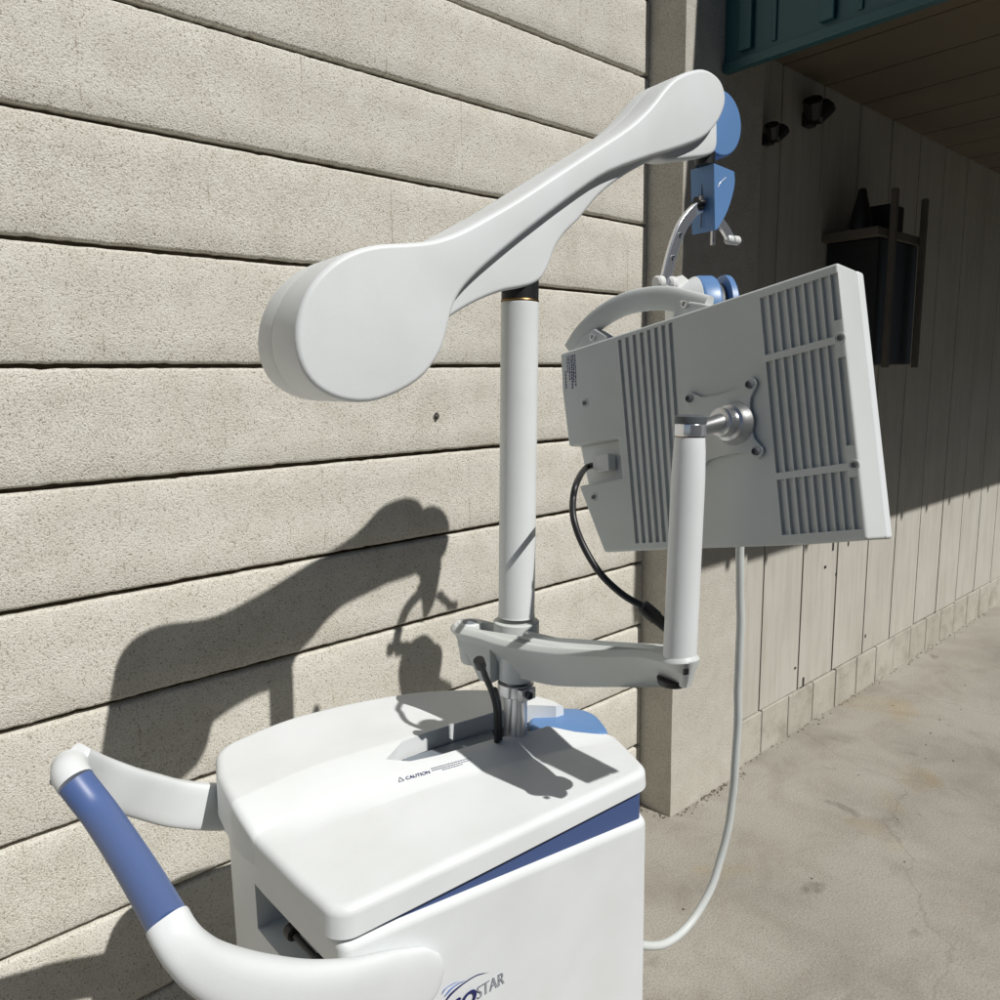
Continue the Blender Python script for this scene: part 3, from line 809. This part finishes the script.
add_box(bm, V((cL.x, cL.y, cL.z))-aN*.026-aD*.0012, aD*.0004, aN*.0008, V((0, 0, .047))); link('seam', bm, BLACK, wrist, smooth=False)
# pale curl printed on the wrist
bm = BM(); P_ = spline([aP(x, y, A3+aN*.0004, aN) for x, y in ((718, 187), (720, 183), (723, 180), (726, 177.5))], 5)
add_tube(bm, P_, [.0006]*len(P_), 6); link('mark', bm, CLEARW, wrist, smooth=False)
# star knob on the left face
kk = aP(702.5, 204, A3-aN*.026, aN); kk = cL+V((0, 0, kk.z-cL.z))-aN*.024
kk.z = aP(702.5, 204, A3-aN*.024, aN).z
bm = BM(); n_ = 36; rings = []
a_, b_ = frame_of(-aD)
for d, s in ((0, .8), (.003, 1), (.011, 1), (.014, .8)):
    rings.append([kk-aD*(d+.004)+(a_*math.cos(k*math.tau/n_)+b_*math.sin(k*math.tau/n_))*(.0115+.0016*math.cos(k*math.tau*6/n_))*s for k in range(n_)])
add_loft(bm, rings); link('clamp_knob', bm, BLACK, con, ang=50)
# polished curved straps of the head bracket
sp_ = V((kk.x, kk.y, 0))-aD*.012
spx = [(701, 206), (692, 213), (682, 226), (675, 243), (669.5, 262), (664, 286)]
SP = spline([aP(x, y, sp_, aN) for x, y in spx], 8)
bm = BM(); add_tube(bm, SP, [(.0105, .0045)]*len(SP), ref=aN, sect=[(-1, -1), (1, -1), (1, 1), (-1, 1)]); bevel(bm, .0028, 4); st1 = link('strap', bm, CHROME, con)
for i in (20, 30):
    bm = BM(); add_lathe(bm, SP[i]+aN*.0001, aN, [(0, .0020), (.0090, .0020)], 10); link('rivet', bm, DGREY, st1)
c1 = SP[-2]
bm = BM(); add_lathe(bm, c1-aD*.022, aD, [(0, .008), (.003, .011), (.014, .011), (.017, .008)], 20); add_lathe(bm, c1+aD*.006, aD, [(0, .009), (.003, .012), (.014, .012), (.018, .009)], 20); link('thumb_screw', bm, CLEARW, con)
SP2 = spline([aP(x, y, A3-aN*.03, aN) for x, y in ((716, 218), (724, 228), (731, 240))], 6)
bm = BM(); add_tube(bm, SP2, [(.0085, .0035)]*len(SP2), ref=aN, sect=[(-1, -1), (1, -1), (1, 1), (-1, 1)]); bevel(bm, .0009, 2); link('strap', bm, CHROME, con)
bm = BM(); c2 = SP2[-1]; add_lathe(bm, c2-aD*.012, aD, [(0, .006), (.003, .008), (.012, .008)], 18); add_lathe(bm, c2+aD*.003, aD, [(0, .008), (.014, .0085), (.018, .006)], 18); link('thumb_screw', bm, CLEARW, con)
bm = BM(); s3 = aP(713, 236, A3-aN*.045, aN); add_box(bm, s3, aD*.004, aN*.0025, V((0, 0, .016))); bevel(bm, .0008, 2); link('strap', bm, STEEL, con)

# ---- coil head (mostly hidden behind the monitor)
hx = (aD*.86+aN*.5).normalized(); hz_ = V((-.22, 0, .97)); hz_ = (hz_-hx*hz_.dot(hx)).normalized()
hc = aP(699, 312, A3-aN*.01, aN)
hd = empty('coil_head', hc); hd.parent = con; hd.matrix_parent_inverse = con.matrix_world.inverted()
def drum(pts, m_, name, n=32):
    bm = BM(); add_lathe(bm, hc, hx, pts, n, ref=hz_); return link(name, bm, m_, hd, ang=50)
drum([(-.052, .018), (-.050, .030), (-.03, .047), (-.012, .058), (-.0105, .058)], WHITE, 'white_cover')
drum([(-.0095, .057), (-.006, .0595), (.016, .0595), (.02, .057)], SKYB, 'blue_shell')
drum([(.0205, .047), (.034, .047)], DGREY, 'spacer')
drum([(.0345, .052), (.037, .060), (.046, .060), (.05, .054), (.053, .04)], SKYB, 'blue_fin')
bm = BM(); pk = [hc+hx*-.03+hz_*.04, c1+V((0, 0, -.004)), c1+aD*.004+V((0, 0, .006))]
add_tube(bm, [hc-hx*.02+hz_*.035, hc-hx*.035+hz_*.048, c1-V((0, 0, .006))], [(.012, .006), (.012, .005), (.010, .004)], ref=aN, sect=[(-1, -1), (1, -1), (1, 1), (-1, 1)]); bevel(bm, .001, 2); link('lug', bm, CLEARW, hd)
# side paddle seen in the wall shadow
bm = BM(); add_tube(bm, [hc+hx*.045-hz_*.02, hc+hx*.09-hz_*.01, hc+hx*.135+hz_*.01], [(.02, .03), (.016, .022), (.013, .018)], sect=sect, ref=V((0, 0, 1))); link('side_paddle', bm, SKYB, hd, ang=60, wn=False)

# ---- lower monitor arm
TZ = -.376+CZ
TY = .508; TZ2 = -.319+CZ
tubeB = aY(680, 650, TY); tubeT = aY(690, 436, TY)
sp0 = [aZ(470, 623, TZ), aZ(490, 628, TZ), aZ(516, 636, TZ), aZ(560, 643.0, TZ+.010), aZ(610, 646, TZ+.028), aZ(652, 647, TZ+.047), V((tubeB.x, tubeB.y, TZ2))]
d_ = V((pz(TZ).x, pz(TZ).y, TZ))-sp0[2]
spn = spline(sp0, 6); n = len(spn)
TOPW = .031
nrmv = []
for i, p in enumerate(spn):
    t = (spn[min(i+1, n-1)]-spn[max(i-1, 0)]).normalized(); nrmv.append((t, V((-t.y, t.x, 0)).normalized()))
t0_, s0_ = nrmv[0]; t1_, s1_ = nrmv[-1]
def beam_outline(i0, i1, w_of, capn=9):
    """closed plan outline of the beam: (point, outward normal, share along the beam)"""
    out = []
    for i in range(i0, i1+1): out.append((spn[i]-nrmv[i][1]*w_of(i), -nrmv[i][1], i/(n-1)))
    tt, ss = nrmv[i1]
    for k in range(1, capn):
        an = math.pi*k/capn; d = -ss*math.cos(an)+tt*math.sin(an); out.append((spn[i1]+d*w_of(i1), d.normalized(), i1/(n-1)))
    for i in range(i1, i0-1, -1): out.append((spn[i]+nrmv[i][1]*w_of(i), nrmv[i][1], i/(n-1)))
    tt, ss = nrmv[i0]
    for k in range(1, capn):
        an = math.pi*k/capn; d = ss*math.cos(an)-tt*math.sin(an); out.append((spn[i0]+d*w_of(i0), d.normalized(), i0/(n-1)))
    return out
wid = lambda i: TOPW-.008*i/(n-1)
bo = beam_outline(0, n-1, wid, 14)
def beam_ring(dz, ins, hull):
    r = []
    for p, nn, t in bo:
        hb = .070-.026*max(0, (t-.45)/.55); cam_side = max(0, nn.dot(-nrmv[min(n-1, int(t*(n-1)))][1]))
        k = ins + (hull*hb*.80*cam_side if hull else 0) + (hull*.010*(1-cam_side))
        k = min(k, 1.45*wid(int(t*(n-1))) if cam_side > .3 else k)
        r.append(V((p.x-nn.x*k, p.y-nn.y*k, p.z-(dz if dz >= 0 else -dz*hb))))
    return r
bm = BM()
add_loft(bm, [beam_ring(0, .0075, 0), beam_ring(.0012, .005, 0), beam_ring(.0065, .0005, 0), beam_ring(.0085, 0, 0), beam_ring(-.55, 0, .5), beam_ring(-.94, 0, .93), beam_ring(-1.0, .004, 1.0)])
larm = link('lower_arm', bm, GREYW, con, ang=60, wn=False)
cut = BM(); i0, i1 = int(n*.13), int(n*.84)
chn = beam_outline(i0, i1, lambda i: wid(i)-.0135, 7)
add_loft(cut, [[p-V((0, 0, .014)) for p, _, _ in chn], [p+V((0, 0, .02)) for p, _, _ in chn]])
boolean(larm, cut)
bm = BM(); add_lathe(bm, sp0[0]+V((0, 0, -.012)), V((0, 0, 1)), [(0, .019), (.0125, .019), (.0135, .018)], 28); link('boss', bm, WHITE, larm)
bm = BM(); add_lathe(bm, sp0[0]+V((0, 0, .0016)), V((0, 0, 1)), [(0, .0115), (.0008, .0115)], 24); link('plug', bm, DGREY.copy() if False else TRAY, larm)
bm = BM(); add_lathe(bm, pz(TZ-.012), axC, [(0, .035), (.022, .035), (.0235, .033), (.0236, .029)], 36); link('collar', bm, GREYW, larm)
bm = BM(); sq = spn[-1]+t1_*(TOPW-.008)*.93+V((0, 0, -.018)); add_box(bm, sq-s1_*.007, t1_*.0015, s1_*.003, V((0, 0, .0035))); link('end_screw', bm, BLACK, larm, smooth=False)
bm = BM(); add_lathe(bm, V((tubeB.x, tubeB.y, TZ2-.046))-t1_*.03+s1_*.012, V((0, 0, 1)), [(0, .016), (.002, .018), (.008, .019)], 30); link('pad', bm, BLACK, larm)
# hub and clamp below the arm
bm = BM(); hub = pz(TZ-.055)
add_lathe(bm, pz(TZ-.082), axC, [(0, .0255), (.002, .0265), (.045, .0265)], 32); link('sleeve', bm, WHITE, larm)
L0 = sp0[0]
bm = BM(); hp = [L0-t0_*.018+V((0, 0, -.02)), L0+t0_*.05+V((0, 0, -.02)), L0+t0_*.05+V((0, 0, -.085)), L0+t0_*.026+V((0, 0, -.085)), L0+t0_*.004+V((0, 0, -.05)), L0-t0_*.018+V((0, 0, -.038))]
add_prism(bm, [p-s0_*.012 for p in hp], s0_*.034); bevel(bm, .003, 2); link('hub_bracket', bm, GREYW, larm)
bm = BM(); zc = pz(aY(520, 696, .81).z-.009)
add_lathe(bm, zc, axC, [(0, .027), (.0015, .028), (.018, .028), (.0195, .027)], 36)
add_box(bm, zc+V((-.004, -.029, .009)), V((.014, 0, 0)), V((0, .006, 0)), V((0, 0, .009))); bevel(bm, .001, 1, 50)
clp = link('clamp_ring', bm, STEEL, con)
bm = BM(); add_lathe(bm, zc+V((-.006, -.0345, .009)), V((0, -1, 0)), [(0, .006), (.005, .006), (.0055, .0045), (.002, .004)], 16); link('clamp_bolt', bm, DGREY, clp)
bm = BM()
cp_ = spline([aY(481, 664, .795), aY(486, 678, .80), aY(492, 692, .805), aY(496, 708, .815), aY(497, 730, .826), aY(497, 744, .832)], 6)
add_tube(bm, cp_, .0045, 12); add_tube(bm, [p+V((.007, .004, 0)) for p in cp_[12:]], .0058, 12); add_lathe(bm, cp_[0]-V((0, 0, .004)), (cp_[0]-cp_[2]), [(0, .008), (.014, .008)], 10)
link('cable_loom', bm, BLACK, con, ang=60, wn=False)

# ---- upright tube and monitor joint
tx = (tubeT-tubeB).normalized(); tl = (tubeT-tubeB).length
bm = BM(); add_lathe(bm, tubeB-tx*.012, tx, [(0, .0193), (.012+tl*.8, .0190), (.012+tl*.93, .0180), (.012+tl-.002, .0168), (.012+tl, .016)], 36); link('upright_tube', bm, WHITE, con)
bm = BM(); add_lathe(bm, tubeT, tx, [(0, .0172), (.002, .0177), (.0125, .0177), (.0135, .017)], 36); jt_ = link('joint_collar', bm, CHROME, con)
bm = BM(); add_lathe(bm, tubeT-tx*.0012, tx, [(0, .0168), (.0012, .0168)], 36); link('ring', bm, GOLD, jt_)
bm = BM(); add_lathe(bm, tubeT+tx*.0135, tx, [(0, .0172), (.0015, .0178), (.0080, .0178), (.0095, .016), (.0105, .010)], 36); link('joint_cap', bm, DGREY, jt_)

# ---- monitor: local axes mr (towards camera right), mv (up), mn (back face normal, towards the camera side)
u_ = V((.012, .982, -.189)).normalized(); v_ = V((.121, .19, .97)); v_ = (v_-u_*v_.dot(u_)).normalized()
mr = -u_; mv = v_; mn = mr.cross(mv).normalized()
if mn.x > 0: mn = -mn
MP = aX(733, 425, .826)
mp = lambda x, y, off=0: aP(x, y, MP+mn*off, mn)
mon = empty('monitor', MP); mon.parent = con; mon.matrix_parent_inverse = con.matrix_world.inverted()
DEP = .044
tl_, tr_, br_, bl_ = mp(560, 353), mp(838, 262), mp(868, 540), mp(604, 552)
outp = [mp(838, 262), mp(868, 540), mp(800, 545), mp(666, 549.5), mp(604, 552.5), mp(578.5, 486), mp(622, 477.5), mp(618, 438.5), mp(568.5, 446.5), mp(562, 392), mp(560, 353.5), mp(700, 308)]
bm = BM(); add_prism(bm, outp, -mn*DEP)
bevel(bm, .0035, 3, 25)
shellm = link('monitor_shell', bm, GREYW, mon)
# vents: every slot cut into the back
cut = BM()
def slots(xt, yt, xb, yb, cuts, wfrac):
    """xt: list of (x,y) at top of each slot, xb bottom; cuts: list of t ranges"""
    for (a, b) in zip(xt, xb):
        A, B = mp(*a), mp(*b); d = (B-A); dn = d.normalized(); sd_ = dn.cross(mn).normalized()
        for (s, e) in cuts:
            p0, p1 = A+d*s, A+d*e
            ring = [p0-sd_*wfrac, p0+sd_*wfrac, p1+sd_*wfrac, p1-sd_*wfrac]
            add_prism(cut, [p+mn*.004 for p in ring], -mn*.0085)
lt = [(619.5+7.25*k, 338.5-2.45*k) for k in range(8)]; lb = [(637.5+6.8*k, 546.5-.35*k) for k in range(8)]
slots(lt, None, lb, None, [(.005, .985)], .0031)
rt_ = [(763+8.8*k, 294.5-2.95*k) for k in range(9)]; rb_ = [(786+9.1*k, 538.5-.65*k) for k in range(9)]
slots(rt_[:-1], None, rb_[:-1], None, [(.01, .25), (.278, .735), (.763, .985)], .0045)
slots(rt_[-1:], None, rb_[-1:], None, [(.01, .19), (.335, .67), (.79, .985)], .0042)
boolean(shellm, cut)
# dark inside behind the slots
# screws
for (x, y) in ((840, 338), (854, 465), (585, 403), (594, 497)):
    bm = BM(); s = mp(x, y); add_lathe(bm, s-mn*.001, mn, [(0, .0062), (.0016, .0062), (.0018, .0052), (.0012, .0048)], 20); sc1 = link('screw', bm, GREYW, mon)
    bm = BM(); add_lathe(bm, s+mn*.0003, mn, [(0, .0032), (.0012, .0030), (.0004, .0012)], 12); link('screw_head', bm, DGREY, mon)
# front bezel (faces away from the camera)
bm = BM(); fr = [tl_, tr_, br_, bl_]; cM = sum(fr, V())/4
bz = [cM+(p-cM)*1.003-mn*(DEP-.0005) for p in fr]
add_prism(bm, bz, -mn*.016); bevel(bm, .004, 3); link('bezel', bm, WHITE, mon)
bm = BM(); add_prism(bm, [cM+(p-cM)*.88-mn*(DEP+.0161) for p in fr], -mn*.0008); link('screen', bm, mat('screen_glass', (.01, .011, .013), .1), mon, smooth=False)
# connector recess
bm = BM(); add_prism(bm, [mp(581, 447, -.02), mp(622, 440, -.02), mp(626, 478, -.02), mp(589, 486, -.02)], -mn*.012); link('port_recess', bm, CLEARW, mon, smooth=False)
pc = mp(606, 463, -.010)
bm = BM(); add_box(bm, pc, mr*.012, mv*.012, mn*.008); bevel(bm, .002, 2); add_box(bm, pc-mr*.0155, mr*.004, mv*.008, mn*.006); link('plug', bm, CLEARW, mon)
# rating label and its print
bm = BM(); ax_ = (mp(561.5, 392)-mp(560, 356)).normalized(); ay_ = mn.cross(ax_).normalized()
if ay_.dot(mr) < 0: ay_ = -ay_
o_ = mp(563.5, 357)+mn*.0004
random.seed(11)
for cI, (u0, ln) in enumerate(((.003, .045), (.0075, .022), (.0115, .034), (.016, .048), (.0195, .040), (.023, .047))):
    s = .001 if cI not in (0,) else .022
    while s < ln:
        wd = random.uniform(.0015, .0045); add_box(bm, o_+ax_*(s+wd/2)+ay_*u0, ax_*(wd/2), ay_*(.0011 if cI == 3 else .0007), mn*.0002); s += wd+.0013
link('rating_label', bm, INK, mon, smooth=False)
# VESA plate with hollow sides
cor = [mp(692, 399), mp(752, 385), mp(758.5, 451.5), mp(699, 464)]
cV = sum(cor, V())/4
pts = []
for k in range(4):
    a, b = cor[k], cor[(k+1) % 4]; prv = cor[k-1]
    oa = (a-cV).normalized()
    tA = (b-a).normalized(); tP = (prv-a).normalized()
    # rounded ear
    for q in (-1, -.5, 0, .5, 1):
        ang_ = q*R_(65); axis = mn
        pts.append(a+(Matrix.Rotation(-ang_*-1 if True else ang_, 3, axis) @ oa)*.0085)
    mid = (a+b)/2; inw = (cV-mid)
    for q in (.2, .35, .5, .65, .8):
        pts.append(a.lerp(b, q)+inw*(.14*math.sin(q*math.pi)-.06))
# order check: make the ring simple by angle about the centre
pts.sort(key=lambda p: math.atan2((p-cV).dot(mv), (p-cV).dot(mr)))
pts = closed_spline(pts, 2)
bm = BM(); add_prism(bm, [p+mn*.0005 for p in pts], mn*.0045); bevel(bm, .0008, 2, 40); vp = link('mount_plate', bm, GREYW, mon)
for c_ in cor:
    bm = BM(); add_lathe(bm, c_+mn*.005, mn, [(0, .0048), (.003, .0046), (.0038, .003), (.002, .0022)], 16); link('mount_screw', bm, DGREY, mon)
# pivot
jc = mp(737, 424)
bm = BM(); add_lathe(bm, jc+mn*.004, mn, [(0, .0255), (.003, .0255), (.010, .0225), (.016, .021), (.018, .0175), (.026, .017)], 36); pv = link('pivot', bm, STEEL, mon)
nk0 = tubeT+tx*.006; nk1 = jc+mn*.030
bm = BM()
add_lathe(bm, nk1+mn*.008, -mn, [(0, .012), (.003, .0165), (.016, .0172), (.019, .016)], 32)
dirn = (nk1-nk0).normalized()
add_tube(bm, [nk0+dirn*.012, nk0.lerp(nk1, .6), nk1], [(.008, .008), (.009, .009), (.012, .012)], 18)
link('neck', bm, STEEL, mon, ang=50)
# carrying handle on the top edge
hb = -DEP*.55
hp_px = [(572, 347), (583, 330), (600, 314), (622, 301), (645, 295), (668, 294), (690, 299), (707, 304)]
H0 = spline([mp(x, y, hb) for x, y in hp_px], 6)
# handle plate: outer arch minus hole, built as a swept bar plus the solid right foot
bm = BM(); nH = len(H0)
rh = [(.016, .0085)]*nH
Hc = [p - mv*.006 for p in H0]
add_tube(bm, Hc, rh, ref=mn, sect=sect)
hnd = link('carry_handle', bm, GREYW, mon, ang=60, wn=False)
bm = BM(); ft = [mp(679, 300, hb+.012), mp(700, 303, hb+.012), mp(712, 306, hb+.012), mp(700, 312, hb+.012), mp(672, 322, hb+.012), mp(674, 308, hb+.012)]
add_prism(bm, ft, -mn*.024); bevel(bm, .003, 2, 25); link('handle_foot', bm, GREYW, mon)
bm = BM(); ft = [mp(573, 349, hb+.012), mp(583, 336, hb+.012), mp(594, 328, hb+.012), mp(607, 336, hb+.012), mp(606, 343, hb+.012), mp(575, 353, hb+.012)]
add_prism(bm, ft, -mn*.024); bevel(bm, .003, 2, 25); link('handle_foot', bm, GREYW, mon)
for (x, y) in ((684, 304), (592, 337)):
    bm = BM(); s = mp(x, y, hb+.0165); add_lathe(bm, s-mn*.005, mn, [(0, .005), (.0055, .005), (.0058, .003), (.003, .002)], 16); link('screw', bm, STEEL, mon)

# ---- cables
bc = [pc-mr*.014, mp(586, 468, .000), aY(577, 482, .675), aY(573, 500, .665), aY(574, 520, .65), aY(583, 545, .635), aY(600, 573, .61), aY(622, 594, .58), aY(644, 607, .555)]
bm = BM(); add_tube(bm, spline(bc, 8), .0043, 12); cbk = link('monitor_cable', bm, BLACK, con, ang=60, wn=False)
p0, p1 = aY(641, 605, .558), aY(668, 628, .535)
bm = BM(); add_tube(bm, [p0, p0.lerp(p1, .05), p0.lerp(p1, .1), p0.lerp(p1, .55), p0.lerp(p1, .6), p1], [.0055, .008, .0088, .0088, .0075, .0072], 12); link('cable_connector', bm, BLACK, cbk, ang=50)
wc = [aY(739, 500, .70), aY(740, 548, .70), aY(740, 625, .70), aY(738.5, 690, .705), aY(735.5, 760, .71), aY(731, 810, .715), aY(722, 855, .72), aY(708, 895, .725), aY(690, 924, .73), aY(668, 942, .735), aY(648, 946, .74), aY(620, 940, .75)]
P_ = spline(wc, 8)
P_ = [p+V((noise.noise(p*16), noise.noise(p*16+V((5, 5, 5))), 0))*.0018 for p in P_]
bm = BM(); add_tube(bm, P_, [.0072+.0004*noise.noise(V((i*.8, 0, 0))) for i in range(len(P_))], 14); link('power_cable', bm, GREYW, con, ang=60, wn=False)
